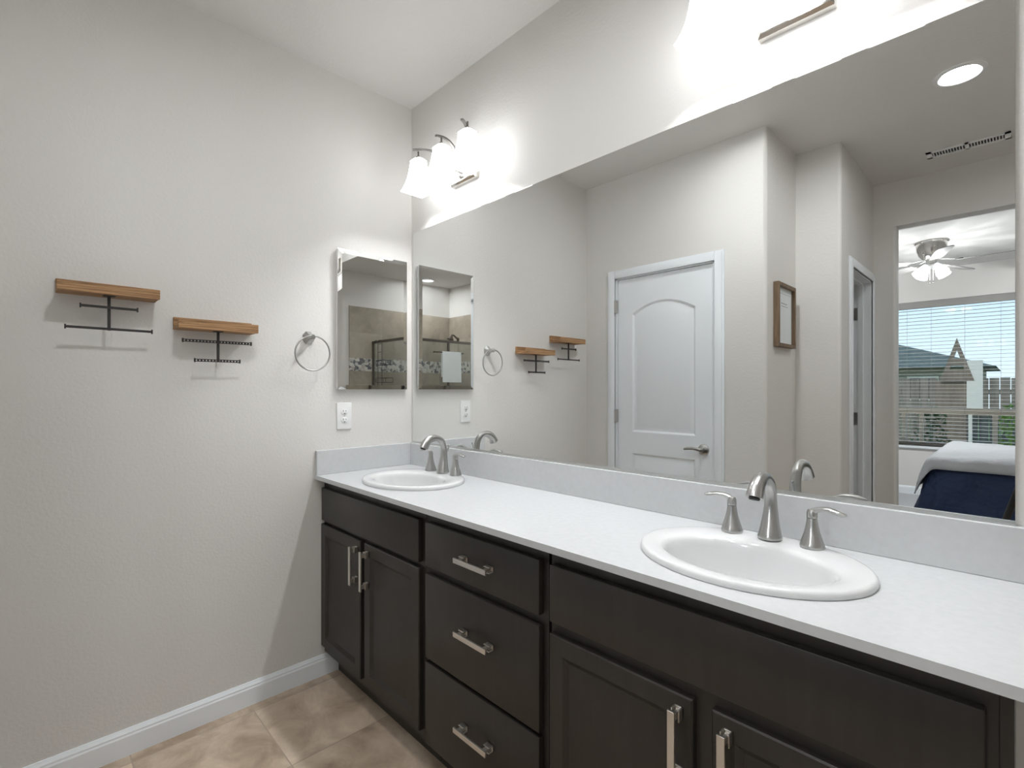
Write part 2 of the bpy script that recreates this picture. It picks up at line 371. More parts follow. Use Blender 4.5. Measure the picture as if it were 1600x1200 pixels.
d1 = tag(bpy.data.objects.new('door_1', None), 'closed white two panel arch top door with lever handle', 'door', kind='structure'); COL.objects.link(d1)
d1.location = (0.6, YB, 0)
def P1(o): o.parent = d1; o.matrix_parent_inverse = Matrix.Translation((-0.6, -YB, 0)); return o
mb = MB(); casing(mb, 'x', D0+0.004, D1-0.004, DT-0.01, YB, 1); P1(mb.build('casing', M['trim'], smooth=30))
mb = MB()   # jamb
mb.box((D0, YB+0.001, 0), (D0+0.018, YB-0.115, DT)); mb.box((D1-0.018, YB+0.001, 0), (D1, YB-0.115, DT)); mb.box((D0, YB+0.001, DT-0.018), (D1, YB-0.115, DT))
P1(mb.build('jamb', M['trim']))
# leaf with recessed panels: front built from frame strips round panel outlines
LX0, LX1, LZ0, LZ1 = D0+0.021, D1-0.021, 0.012, DT-0.022
LY = YB-0.010
def arch_panel(x0, x1, z0, z1, rise, inset):
    x0 += inset; x1 -= inset; z0 += inset; z1 -= inset
    pts = [(x0, z0), (x1, z0)]
    n_ = 14
    for i in range(n_+1):
        t_ = i/n_; xx = x1 + (x0-x1)*t_
        # eased arch: flat shoulders, raised middle
        u = abs(2*t_-1); hgt = rise*(1-u*u)
        pts.append((xx, z1 + hgt))
    return pts
def panel_rings(x0, x1, z0, z1, rise):
    R = []
    for ins, dy in ((0, 0), (0.012, -0.009), (0.020, -0.009), (0.040, -0.0035)):
        R.append([(p[0], LY+dy, p[1]) for p in arch_panel(x0, x1, z0, z1, rise, ins)])
    return R
bmD = MB()
pans = [(LX0+0.11, LX1-0.11, 1.005, 1.80, 0.07), (LX0+0.11, LX1-0.11, 0.20, 0.86, 0.0)]
bm = bmD.bm
outer = [bm.verts.new(p) for p in ((LX0, LY, LZ0), (LX1, LY, LZ0), (LX1, LY, LZ1), (LX0, LY, LZ1))]
edges = [bm.edges.new((outer[i], outer[(i+1) % 4])) for i in range(4)]
for pn in pans:
    R = panel_rings(*pn)
    vr = [[bm.verts.new(p) for p in r_] for r_ in R]; k = len(vr[0])
    edges += [bm.edges.new((vr[0][i], vr[0][(i+1) % k])) for i in range(k)]
    for a, b in zip(vr, vr[1:]):
        for i in range(k): bm.faces.new((a[i], a[(i+1) % k], b[(i+1) % k], b[i]))
    bm.faces.new(vr[-1])
bmesh.ops.triangle_fill(bm, edges=edges, use_beauty=True)
back = [bm.verts.new(p) for p in ((LX0, LY-0.035, LZ0), (LX1, LY-0.035, LZ0), (LX1, LY-0.035, LZ1), (LX0, LY-0.035, LZ1))]
for i in range(4): bm.faces.new((outer[i], outer[(i+1) % 4], back[(i+1) % 4], back[i]))
bm.faces.new(back)
P1(bmD.build('leaf', M['trim'], smooth=25))
for z in (0.25, 1.11, 1.86):
    h = MB(); h.lathe([(0.006, z-0.045), (0.006, z+0.045)], (D0+0.018, LY+0.006, 0), n=12); h.box((D0+0.004, YB+0.0165, z-0.044), (D0+0.0215, LY+0.003, z+0.044))
    P1(h.build('hinge', M['nickel'], smooth=40))
h = MB(); hx, hz = 0.872, 0.926
h.lathe([(0.033, LY), (0.033, LY+0.006), (0.028, LY+0.011), (0.012, LY+0.014), (0.011, LY+0.045), (0.0, LY+0.047)], (hx, 0, hz), 'y', 28)
h.sweep([(hx, LY+0.042, hz), (hx-0.02, LY+0.044, hz+0.003), (hx-0.05, LY+0.044, hz+0.007), (hx-0.085, LY+0.042, hz+0.004), (hx-0.108, LY+0.040, hz-0.002)], [(0.008, 0.011), (0.007, 0.010), (0.006, 0.009), (0.006, 0.009), (0.004, 0.006)])
P1(h.build('lever_handle', M['nickel'], smooth=40))

# ---------------------------------------------------------------- door_2 (open doorway in the niche wall)
d2 = tag(bpy.data.objects.new('door_2', None), 'narrow white doorway with hinges and door swung open inside', 'door', kind='structure'); COL.objects.link(d2)
d2.location = (XD, -2.55, 0)
def P2(o): o.parent = d2; o.matrix_parent_inverse = Matrix.Translation((-XD, 2.55, 0)); return o
mb = MB(); casing(mb, 'y', E0-0.004, E1+0.004, ET-0.01, XD, 1); P2(mb.build('casing', M['trim'], smooth=30))
mb = MB()
mb.box((XD+0.001, E0, 0), (XD-0.115, E0-0.018, ET)); mb.box((XD+0.001, E1, 0), (XD-0.115, E1+0.018, ET)); mb.box((XD+0.001, E0, ET), (XD-0.115, E1, ET-0.018))
mb.box((XD-0.045, E0-0.018, 0), (XD-0.075, E0-0.03, ET-0.018)); mb.box((XD-0.045, E1+0.018, 0), (XD-0.075, E1+0.03, ET-0.018)); mb.box((XD-0.045, E0, ET-0.018), (XD-0.075, E1, ET-0.03))
P2(mb.build('jamb', M['trim']))
mb = MB(); mb.box((XD-0.122, E1+0.020, 0.012), (XD-0.122-0.60, E1+0.055, ET-0.022), 0.002)
P2(mb.build('leaf', M['trim']))
for z in (0.25, 1.08, 1.83):
    h = MB(); h.box((XD-0.076, E1+0.017, z-0.045), (XD-0.118, E1+0.0195, z+0.045)); h.lathe([(0.006, z-0.045), (0.006, z+0.045)], (XD-0.119, E1+0.022, 0), n=12)
    P2(h.build('hinge', M['nickel'], smooth=40))

# ================================================================ VANITY
CT = 0.906; CTH = 0.018; YF = -0.507; YD = -0.480; YFF = -0.461; CABT = CT-CTH; TOE = 0.105
def handle(parent, c, vertical, length=0.142):
    """flat bar pull on two square C posts; c = centre on the door face (local coords)"""
    h = MB(); L2 = length/2; x, y, z = c
    def bx(u0, u1, y0, y1, w0, w1, bv=0.0006):
        if vertical: h.box((x+w0, y0, z+u0), (x+w1, y1, z+u1), bv, 1)
        else: h.box((x+u0, y0, z+w0), (x+u1, y1, z+w1), bv, 1)
    bx(-L2, L2, y-0.036, y-0.030, -0.0075, 0.0075)
    for s_ in (-1, 1):
        q = s_*(L2-0.016)
        bx(q-0.012, q+0.012, y-0.004, y, -0.009, 0.009)
        for w0 in (-0.009, 0.006):
            bx(q-0.012, q+0.012, y-0.018, y, w0, w0+0.003)
        bx(q-0.007, q+0.007, y-0.031, y-0.003, -0.004, 0.004)
    return h.build('handle', M['pull'], parent)

def cabinet(name, label, x0, x1, seam=False):
    c = thing(name, label, 'cabinet', ((x0+x1)/2, -0.25, 0), 'vanity base cabinets')
    return c
def PV(o, root):
    return o
def carcass(root, x0, x1, openings):
    """side panels, bottom, back, face frame with the given openings; coordinates relative to the root"""
    cx = (x0+x1)/2; a, b = x0-cx, x1-cx; oy = 0.25
    m_ = MB()
    for s0, s1 in ((a, a+0.016), (b-0.016, b)): m_.box((s0, YFF+oy+0.0195, TOE), (s1, -0.006+oy, CABT))
    m_.box((a+0.0165, -0.020+oy, TOE), (b-0.0165, -0.006+oy, CABT)); m_.box((a+0.0165, YFF+oy+0.0195, TOE), (b-0.0165, -0.0205+oy, TOE+0.016))
    o = m_.build('body', M['espresso'], root)
    f = MB(); t_ = 0.019
    f.box((a, YFF+oy+0.0, TOE), (b, YFF+oy+t_, CABT))     # face frame sheet behind the fronts
    f.build('face_frame', M['espresso'], root)
    k = MB(); k.box((a, -0.400+oy, 0), (b, -0.385+oy, TOE)); k.build('toe_kick', M['espresso'], root)
def slab(root, name, x0, x1, z0, z1, cx):
    m_ = MB(); m_.box((x0-cx, YD+0.25, z0), (x1-cx, YFF+0.25, z1), 0.003, 2)
    return m_.build(name, M['espresso'], root, 40)
def shaker(root, x0, x1, z0, z1, cx, st=0.062):
    m_ = MB(); x0 -= cx; x1 -= cx; yo, yi = YD+0.25, YD+0.25+0.009; yb = YFF+0.25
    R = []
    for ins, y in ((0.0, yb), (0.0, yo+0.003), (0.003, yo), (st-0.014, yo), (st, yi)):
        R.append([(x0+ins, y, z0+ins), (x1-ins, y, z0+ins), (x1-ins, y, z1-ins), (x0+ins, y, z1-ins)])
    m_.rings(R)
    return m_.build('door', M['espresso'], root)

c1 = cabinet('vanity_cabinet', 'espresso sink cabinet in the corner with two shaker doors', 0.0, 0.807); q = 0.4035
carcass(c1, 0.002, 0.805, None)
slab(c1, 'false_front', 0.011, 0.787, 0.704, 0.849, q)
d_ = shaker(c1, 0.006, 0.376, 0.137, 0.686, q, 0.058); handle(d_, (0.352-q, YD+0.25, 0.590), True, 0.152)
d_ = shaker(c1, 0.408, 0.789, 0.137, 0.686, q, 0.058); handle(d_, (0.440-q, YD+0.25, 0.590), True, 0.152)
c2 = thing('drawer_cabinet', 'espresso drawer cabinet of three drawers between the two sinks', 'cabinet', (1.082, -0.25, 0), 'vanity base cabinets'); q = 1.082
carcass(c2, 0.807, 1.357, None)
for z0, z1, hz in ((0.706, 0.850, 0.780), (0.402, 0.680, 0.560), (0.118, 0.390, 0.275)):
    d_ = slab(c2, 'drawer', 0.826, 1.339, z0, z1, q); handle(d_, (1.096-q, YD+0.25, hz), False, 0.146)
c3 = thing('vanity_cabinet', 'espresso sink cabinet under the nearer sink with wide false front', 'cabinet', (1.777, -0.25, 0), 'vanity base cabinets'); q = 1.777
carcass(c3, 1.359, 2.180, None)
slab(c3, 'false_front', 1.374, 2.168, 0.704, 0.848, q)
d_ = shaker(c3, 1.373, 1.750, 0.137, 0.674, q, 0.058); handle(d_, (1.722-q, YD+0.25, 0.580), True, 0.152)
d_ = shaker(c3, 1.788, 2.168, 0.137, 0.674, q, 0.058); handle(d_, (1.820-q, YD+0.25, 0.580), True, 0.152)
m_ = MB(); m_.box((2.181-q, -0.463+0.25, 0), (2.196-q, -0.004+0.25, CABT-0.001), 0.001, 1); m_.build('end_panel', M['espresso'], c3)

# countertop with two elliptical cut-outs
SINKS = [(0.419, -0.262), (1.772, -0.262)]; SA, SB = 0.241, 0.196
def ellipse(cx, cy_, a, b, n=64): return [(cx+a*math.cos(2*math.pi*i/n), cy_+b*math.sin(2*math.pi*i/n)) for i in range(n)]
ct = thing('countertop', 'long white vanity countertop with backsplash holding both sinks', 'countertop', (1.1, -0.25, CT))
CXR = 2.232
def slab_with_holes(x0, x1, y0, y1, z0, z1, holes):
    mb = MB(); bm = mb.bm
    lay = []
    for z in (z0, z1):
        ov = [bm.verts.new((x, y, z)) for x, y in ((x0, y0), (x1, y0), (x1, y1), (x0, y1))]
        hv = [[bm.verts.new((x, y, z)) for x, y in h] for h in holes]
        es = []
        for lp in [ov]+hv: es += [bm.edges.new((lp[i], lp[(i+1) % len(lp)])) for i in range(len(lp))]
        bmesh.ops.triangle_fill(bm, edges=es, use_beauty=True); lay.append([ov]+hv)
    for A, B in zip(*lay):
        for i in range(len(A)): bm.faces.new((A[i], A[(i+1) % len(A)], B[(i+1) % len(B)], B[i]))
    return mb
mb = slab_with_holes(0.0005-1.1, CXR-1.1, YF+0.25, -0.0005+0.25, -CTH, 0, [[(x-1.1, y+0.25) for x, y in ellipse(cx, cy_, SA-0.022, SB-0.022)] for cx, cy_ in SINKS])
mb.build('slab', M['counter'], ct)
mb = MB(); mb.box((0.0195-1.1, -0.0205+0.25, 0), (CXR-1.1, -0.0005+0.25, 0.110), 0.002); mb.build('backsplash', M['counter'], ct)
mb = MB(); mb.box((0.0005-1.1, YF+0.25+0.003, 0), (0.0195-1.1, -0.0005+0.25, 0.110), 0.002); mb.build('side_splash', M['counter'], ct)

# sinks
def make_sink(cx, cy_, label):
    s_ = thing('sink', label, 'sink', (cx, cy_, CT), 'oval drop in sinks')
    R = []; n_ = 72
    bcy = -0.022; ba, bb = 0.180, 0.127      # bowl opening, shifted towards the front
    prof_out = [(0.99, 0.0004), (1.0, 0.001), (1.004, 0.006), (0.998, 0.011), (0.985, 0.0145), (0.965, 0.0155)]
    for k, z in prof_out:
        R.append([(SA*k*math.cos(a), SB*k*math.sin(a), z) for a in [2*math.pi*i/n_ for i in range(n_)]])
    def mixr(t_, z, kb):
        ring = []
        for i in range(n_):
            a = 2*math.pi*i/n_
            ox, oy = SA*0.965*math.cos(a), SB*0.965*math.sin(a); ix, iy = ba*kb*math.cos(a), bcy+bb*kb*math.sin(a)
            ring.append((ox+(ix-ox)*t_, oy+(iy-oy)*t_, z))
        return ring
    R.append(mixr(0.5, 0.0140, 1)); R.append(mixr(0.85, 0.0120, 1)); R.append(mixr(1.0, 0.0085, 1))
    for kb, z in ((0.975, 0.002), (0.955, -0.010), (0.93, -0.03), (0.88, -0.065), (0.78, -0.10), (0.6, -0.128), (0.35, -0.142), (0.12, -0.146)):
        R.append(mixr(1.0, z, kb))
    # underside back up to the rim
    for kb, z in ((0.12, -0.156), (0.4, -0.152), (0.66, -0.137), (0.84, -0.106), (0.94, -0.068), (0.98, -0.02)):
        R.append(mixr(1.0, z, kb))
    R.append([((SA-0.030)*math.cos(a), (SB-0.030)*math.sin(a), 0.0012) for a in [2*math.pi*i/n_ for i in range(n_)]])
    mb = MB(); mb.rings(R, False, False)
    # close the ring loop
    bm = mb.bm; bm.verts.ensure_lookup_table(); tot = len(R)*n_
    for i in range(n_): bm.faces.new((bm.verts[tot-n_+i], bm.verts[tot-n_+(i+1) % n_], bm.verts[(i+1) % n_], bm.verts[i]))
    mb.build('basin', M['porcelain'], s_, 60)
    d = MB(); d.lathe([(0.022, -0.150), (0.024, -0.1435), (0.016, -0.1425), (0.012, -0.140), (0.0005, -0.139)], (0, bcy, 0), n=28); d.build('drain', M['chrome'], s_, 40)
    h = MB(); h.lathe([(0.009, 0.0), (0.009, 0.002), (0.006, 0.003)], (0, bcy-bb*0.90, -0.048), axis='y', n=18); h.build('overflow', M['chrome'], s_, 40)
    return s_
make_sink(*SINKS[0], 'white oval sink in the far corner by the side splash')
make_sink(*SINKS[1], 'white oval sink at the nearer end of the counter')

# faucets (widespread: spout and two lever handles)
def make_faucet(cx, label):
    f = thing('faucet', label, 'faucet', (cx, -0.109, CT+0.0160), 'brushed nickel widespread faucets')
    s_ = MB()
    s_.lathe([(0.027, 0), (0.028, 0.003), (0.0272, 0.007), (0.0262, 0.010)], n=32, cap1=False)
    path = bez((0, 0, 0.008), (0, 0.004, 0.055), (0, 0.016, 0.105), (0, -0.006, 0.138), 12)[:-1] + bez((0, -0.006, 0.138), (0, -0.022, 0.160), (0, -0.079, 0.169), (0, -0.102, 0.114), 16)
    rad = []
    k = len(path)
    for i in range(k):
        t_ = i/(k-1)
        if t_ < 0.30: r_ = 0.0262 + (0.0140-0.0262)*math.sin(min(1, t_/0.30)*math.pi/2)
        elif t_ < 0.62: r_ = 0.0140 - 0.0012*(t_-0.30)/0.32
        else: r_ = 0.0132 + 0.0075*(t_-0.62)/0.38
        rad.append((r_, r_*(1.0 if t_ < 0.5 else 0.92)))
    s_.sweep(path, rad, 24, up=(1, 0, 0))
    sp_ = s_.build('spout', M['nickel'], f, 45)
    a = MB(); p = path[-1]; a.lathe([(0.011, -0.004), (0.0125, 0.0), (0.011, 0.001)], (0, 0, 0), n=20)
    r_ = a.build('aerator', M['slot'], sp_); r_.location = (p.x, p.y-0.0004, p.z-0.0005); r_.rotation_euler = (math.radians(-18), 0, 0)
    l = MB(); l.sweep([(0, 0.021, 0.085), (0, 0.030, 0.100), (0, 0.034, 0.113)], 0.0022, 8); l.sphere((0, 0.035, 0.116), 0.0045, 10); l.build('lift_rod', M['nickel'], sp_, 40)
    for sgn in (-1, 1):
        hx = sgn*0.092; h = MB()
        h.lathe([(0.0255, -0.001), (0.0262, 0.003), (0.0248, 0.008), (0.0215, 0.018), (0.0165, 0.034), (0.0130, 0.050), (0.0112, 0.064), (0.0108, 0.066)], (hx, 0, 0), n=28)
        hb = h.build('handle', M['nickel'], f, 40)
        v = MB()
        v.lathe([(0.0112, 0.0675), (0.0114, 0.070), (0.0112, 0.080), (0.0085, 0.0865), (0.001, 0.089)], (hx, 0, 0), n=24)
        pth = [(hx, 0, 0.080), (hx+sgn*0.010, 0, 0.087), (hx+sgn*0.022, -0.001, 0.0905), (hx+sgn*0.036, -0.003, 0.0915), (hx+sgn*0.050, -0.005, 0.0885), (hx+sgn*0.062, -0.006, 0.0855), (hx+sgn*0.069, -0.006, 0.0858)]
        v.sweep(pth, [(0.0085, 0.0075), (0.0085, 0.0066), (0.0088, 0.0056), (0.0102, 0.0060), (0.0112, 0.0062), (0.0098, 0.0054), (0.005, 0.0028)], 14)
        v.build('lever', M['nickel'], hb, 45)
    return f
make_faucet(0.419, 'brushed nickel faucet with two levers at the corner sink')
make_faucet(1.771, 'brushed nickel faucet with two levers at the nearer sink')

# ================================================================ MIRRORS AND WALL THINGS
mr = thing('wall_mirror', 'long frameless mirror above the backsplash', 'mirror', (1.108, 0, CT+0.1105))
x0, x1, z0, z1 = 0.024-1.108, 2.195-1.108, 0.002, 2.092-CT-0.1105
mb = MB(); mb.box((x0, -0.0068, z0), (x1, -0.0005, z1)); g_ = mb.build('glass', M['mirror'], mr)
mb = MB(); mb.box((x0-0.001, -0.0100, 0.0), (x1+0.001, -0.0072, 0.009)); mb.box((x0-0.001, -0.0072, 0.0), (x1+0.001, -0.0005, 0.0018)); mb.build('bottom_channel', M['alu'], mr)

mc = thing('medicine_cabinet', 'mirrored medicine cabinet on the side wall above the outlet', 'cabinet', (0, -0.2265, 1.29))
hw, hh, dp = 0.1835, 0.648, 0.021
mb = MB(); mb.box((0.0005, -hw+0.003, 0.003), (dp, hw-0.003, hh-0.003), 0.001); mb.build('body', M['white_plastic'], mc)
mb = MB(); bw = 0.020
mb.rings([[(dp+0.0002, -hw, 0), (dp+0.0002, hw, 0), (dp+0.0002, hw, hh), (dp+0.0002, -hw, hh)],
          [(dp+0.0028, -hw, 0), (dp+0.0028, hw, 0), (dp+0.0028, hw, hh), (dp+0.0028, -hw, hh)],
          [(dp+0.0050, -hw+bw, bw), (dp+0.0050, hw-bw, bw), (dp+0.0050, hw-bw, hh-bw), (dp+0.0050, -hw+bw, hh-bw)]])
mb.build('mirror_door', M['mirror'], mc)

ou = thing('outlet', 'white duplex outlet under the medicine cabinet', 'outlet', (0, -0.3685, 1.1655))
mb = MB(); mb.box((0.0003, -0.0362, -0.0620), (0.0062, 0.0362, 0.0620), 0.003, 3); mb.build('cover_plate', M['white_plastic'], ou, 40)
for z in (0.0195, -0.0195):
    mb = MB(); mb.lathe([(0.0172, 0.005), (0.0172, 0.0076), (0.0165, 0.0081)], (0, 0, z), 'x', 28, sx=1.0, sy=0.86); rc = mb.build('receptacle', M['white_plastic'], ou, 40)
    for (y0, hh_) in ((-0.0065, 0.0042), (0.0065, 0.0034)):
        mb = MB(); mb.box((0.0078, y0-0.0012, z+0.0045-hh_), (0.0084, y0+0.0012, z+0.0045+hh_)); mb.build('slot', M['slot'], rc)
    mb = MB(); mb.lathe([(0.0026, 0.0078), (0.0026, 0.0084)], (0, 0, z-0.0075), 'x', 14); mb.build('ground_hole', M['slot'], rc)
mb = MB(); mb.lathe([(0.0028, 0.0055), (0.0028, 0.0068), (0.002, 0.0074)], (0, 0, 0), 'x', 14); mb.build('screw', M['nickel'], ou, 40)

tr = thing('towel_ring', 'brushed nickel towel ring with faceted base beside the medicine cabinet', 'towel ring', (0, -0.535, 1.518))
mb = MB()
def octo(r_, x, s=1.0): return [(x, r_*math.cos(math.radians(22.5+45*i))*s, r_*math.sin(math.radians(22.5+45*i))*1.15) for i in range(8)]
mb.rings([octo(0.0265, 0.0004), octo(0.0265, 0.005), octo(0.021, 0.012), octo(0.0125, 0.022), octo(0.0095, 0.040), octo(0.0105, 0.050), octo(0.0105, 0.059), octo(0.008, 0.062)])
mb.build('post', M['nickel'], tr)
mb = MB(); R_ = 0.0755
mb.sweep([(0.051 + 0.004*math.cos(a), R_*math.sin(a), -0.0705+R_*math.cos(a)) for a in [2*math.pi*i/64 for i in range(64)]], 0.0036, 12, closed=True, up=(1, 0, 0))
mb.build('ring', M['nickel'], tr, 60)

# rustic wooden shelves with hanging iron bars
def make_shelf(label, cyy, zb, bars, holes):
    s_ = thing('wall_shelf', label, 'shelf', (0, cyy, zb), 'small wooden shelves on the side wall')
    L2 = 0.1335
    mb = MB(); mb.box((0.0005, -L2, 0.001), (0.016, L2, 0.047), 0.0015); mb.build('back_board', M['wood'], s_)
    mb = MB(); mb.box((0.0165, -L2+0.001, 0.001), (0.0835, L2-0.001, 0.014), 0.0012); mb.build('bottom_board', M['wood'], s_)
    mb = MB(); mb.box((0.084, -L2, 0.0), (0.100, L2, 0.033), 0.0015); mb.build('front_board', M['wood'], s_)
    h = MB()
    yc, xp = bars['y']-cyy, 0.055
    h.box((xp-0.012, yc-0.016, -0.002), (xp+0.012, yc+0.016, 0.0009))
    h.box((xp-0.0035, yc-0.0042, bars['zb']-zb), (xp+0.0035, yc+0.0042, -0.001))
    rk = h.build('hanger_post', M['iron'], s_)
    for (y0, y1, z) in bars['bars']:
        b = MB()
        a0, a1, zz = y0-cyy, y1-cyy, z-zb
        if not holes:
            b.box((xp+0.0036, a0, zz-0.004), (xp+0.0080, a1, zz+0.004))
        else:     # perforated strip: two rails and webs between round-ish holes
            b.box((xp+0.0036, a0, zz+0.0022), (xp+0.0072, a1, zz+0.0052)); b.box((xp+0.0036, a0, zz-0.0052), (xp+0.0072, a1, zz-0.0022))
            k = int((a1-a0)/0.0105)
            for i in range(k+1):
                yy = a0+(a1-a0)*i/k; b.box((xp+0.0036, yy-0.0028, zz-0.0023), (xp+0.0072, yy+0.0028, zz+0.0023))
        for a in (a0, a1): b.box((xp+0.0030, a-0.0022, zz-0.0075), (xp+0.0085, a+0.0022, zz+0.0075))
        b.build('bar', M['iron'], s_)
    return s_
make_shelf('higher wooden shelf with plain black hanging bars', -1.2245, 1.604, {'y': -1.2266, 'zb': 1.488, 'bars': [(-1.300, -1.150, 1.565), (-1.337, -1.109, 1.4925)]}, False)
make_shelf('lower wooden shelf with perforated black hanging bars', -0.9035, 1.511, {'y': -0.901, 'zb': 1.394, 'bars': [(-1.017, -0.786, 1.4705), (-0.979, -0.827, 1.3985)]}, True)

# ================================================================ VANITY LIGHTS
def make_vanity_light(cx, label):
    v = thing('vanity_light', label, 'light fixture', (cx, 0, 2.280), 'three shade vanity lights')
    mb = MB()
    def rr(x, z, y): return [(-x, y, -z), (x, y, -z), (x, y, z), (-x, y, z)]
    mb.rings([rr(0.088, 0.056, -0.0005), rr(0.088, 0.056, -0.020), rr(0.080, 0.048, -0.028)])
    mb.rings([rr(0.070, 0.038, -0.0275), rr(0.070, 0.038, -0.036), rr(0.064, 0.032, -0.040)])
    bp_ = mb.build('backplate', M['chrome'], v)
    for i, dx in enumerate((-0.178, 0, 0.178)):
        sx = dx; sy = -0.140; ztop = 0.072
        # arm: rises from the plate and arcs over the shade
        b0 = (dx*0.25, -0.036, 0.005)
        pth = bez(b0, (dx*0.45, -0.055, 0.085), (dx*0.75, -0.095, 0.122), (sx, sy-0.030, ztop+0.028), 16)
        a = MB(); a.sweep(pth, [(0.0055, 0.0035)]*len(pth), square=True)
        a.box((b0[0]-0.012, -0.0455, -0.012), (b0[0]+0.012, -0.0395, 0.018), 0.001)
        am = a.build('arm', M['arm_metal'], v, 30)
        # glass shade: square section, flared, with pyramid shoulder; open at the bottom
        prof = [(0.004, ztop+0.002), (0.029, ztop-0.016), (0.0305, ztop-0.036), (0.0335, ztop-0.062), (0.0385, ztop-0.090), (0.0460, ztop-0.118), (0.0545, ztop-0.140), (0.0605, ztop-0.152)]
        def sq(h, z, rc=0.12):
            r_ = min(h*0.25, 0.007); pts = []
            for (qx, qy, a0) in ((1, 1, 0), (-1, 1, 90), (-1, -1, 180), (1, -1, 270)):
                for j in range(5):
                    aa = math.radians(a0+90*j/4); pts.append((sx+qx*(h-r_)+r_*math.cos(aa), sy+qy*(h-r_)+r_*math.sin(aa), z))
            return pts
        g = MB(); g.rings([sq(h, z) for h, z in prof], True, False)
        gl = g.build('shade', M['shade'], v, 50)
        # metal spider cap on the shoulder edges and a stem to the arm
        c = MB()
        for qx, qy in ((1, 1), (1, -1), (-1, 1), (-1, -1)):
            c.sweep([(sx, sy, ztop+0.007), (sx+qx*0.012, sy+qy*0.012, ztop-0.000), (sx+qx*0.0295, sy+qy*0.0295, ztop-0.013), (sx+qx*0.0305, sy+qy*0.0305, ztop-0.017)], [(0.0062, 0.0026), (0.0055, 0.0022), (0.0030, 0.0018), (0.0020, 0.0014)], 8)
        c.lathe([(0.006, ztop+0.002), (0.0055, ztop+0.010), (0.004, ztop+0.013), (0.004, ztop+0.030)], (sx, sy, 0), n=14)
        c.build('cap', M['arm_metal'], gl, 40)
        b = MB(); b.sphere((sx, sy, ztop-0.075), 0.0265, 14, (1, 1, 1.15)); b.lathe([(0.012, ztop-0.048), (0.012, ztop-0.02)], (sx, sy, 0), n=12)
        b.build('bulb', M['bulb'], gl, 60)
    return v
make_vanity_light(0.452, 'three shade vanity light above the corner sink')
make_vanity_light(1.800, 'three shade vanity light above the nearer sink, cut by the top of the picture')

# recessed lights
def make_can(x, y, label, lens='can'):
    c = thing('recessed_light', label, 'ceiling light', (x, y, CH), 'recessed ceiling lights')
    mb = MB(); mb.lathe([(0.095, -0.0005), (0.094, -0.006), (0.078, -0.010), (0.070, -0.004), (0.070, -0.001)], n=40, cap0=False, cap1=False); mb.build('trim_ring', M['white_plastic'], c, 40)
    mb = MB(); mb.lathe([(0.069, -0.0015), (0.069, -0.004)], n=40); mb.build('lens', M[lens], c)
make_can(2.01, -1.66, 'recessed ceiling light seen in the long mirror near the air vent')
make_can(1.30, -1.02, 'unseen recessed light added to brighten the floor before the drawer cabinet', 'can2')  # added out of view to lift the floor, cabinet fronts and back wall
make_can(3.34, -2.38, 'recessed ceiling light above the shower, seen in the medicine cabinet', 'can2')

vt = thing('air_vent', 'white ceiling air vent with two rows of louvers', 'vent', (1.985, -2.59, CH))
mb = MB(); VX, VY = 0.185, 0.052
for a, b in (((-VX, -VY), (VX, -VY+0.017)), ((-VX, VY-0.017), (VX, VY)), ((-VX, -VY), (-VX+0.026, VY)), ((VX-0.026, -VY), (VX, VY)), ((-0.008, -VY), (0.008, VY))):
    mb.box((a[0], a[1], -0.007), (b[0], b[1], -0.0005))
mb.build('frame', M['white_plastic'], vt)
mb = MB(); mb.box((-VX+0.02, -VY+0.012, -0.0012), (VX-0.02, VY-0.012, -0.0006)); mb.build('duct', M['slot'], vt)
mb = MB()
for i in range(24):
    x = -VX+0.034+i*(2*VX-0.068)/23
    mb.box((x-0.0028, -VY+0.016, -0.006), (x+0.0016, VY-0.016, -0.002))
mb.build('louvers', M['white_plastic'], vt)

# framed print on the niche wall
pf = thing('framed_print', 'framed print in brown wood on the wall beside the white door', 'picture frame', (XC, -1.760, 1.718))
hy, hz_, fw_, fd = 0.152, 0.183, 0.020, 0.030
mb = MB()
for (y0, y1, z0, z1) in ((-hy, hy, hz_-fw_, hz_), (-hy, hy, -hz_, -hz_+fw_), (-hy, -hy+fw_, -hz_+fw_, hz_-fw_), (hy-fw_, hy, -hz_+fw_, hz_-fw_)):
    mb.box((0.0005, y0, z0), (fd, y1, z1), 0.0008, 1)
mb.build('frame', M['framewood'], pf)
mb = MB(); mb.box((0.004, -hy+fw_-0.002, -hz_+fw_-0.002), (0.010, hy-fw_+0.002, hz_-fw_+0.002)); pp = mb.build('print', M['paper'], pf)
mb = MB(); mb.box((0.0100, -0.115, 0.128), (0.0104, 0.115, 0.131)); mb.box((0.0100, -0.05, 0.070), (0.0104, 0.055, 0.076)); mb.box((0.0100, -0.065, 0.055), (0.0104, 0.05, 0.059)); mb.build('printed_lines', M['ink'], pp)

# ================================================================ SHOWER (seen in the medicine cabinet)
TZ = 2.32; TY0 = -1.390
w_ = MB(); w_.box((XR-0.010, TY0, 0), (XR-0.0005, YE+0.0005, 1.520)); w_.box((XR-0.010, TY0, 1.680), (XR-0.0005, YE+0.0005, TZ))
w_.box((O1+0.02, YE+0.0005, 0), (XR-0.010, YE+0.010, 1.520)); w_.box((O1+0.02, YE+0.0005, 1.680), (XR-0.010, YE+0.010, TZ))
struct(w_, 'trim_1', M['wall_tile'], 'tan stone tile lining the shower walls', 'wall tile')
w_ = MB(); w_.box((XR-0.012, TY0, 1.520), (XR-0.0005, YE+0.0005, 1.680)); w_.box((O1+0.02, YE+0.0005, 1.520), (XR-0.012, YE+0.012, 1.680))
struct(w_, 'trim_2', M['mosaic'], 'band of grey pebble mosaic across the shower tile', 'wall tile')
SX, SY, RZ = 2.805, -1.705, 1.900
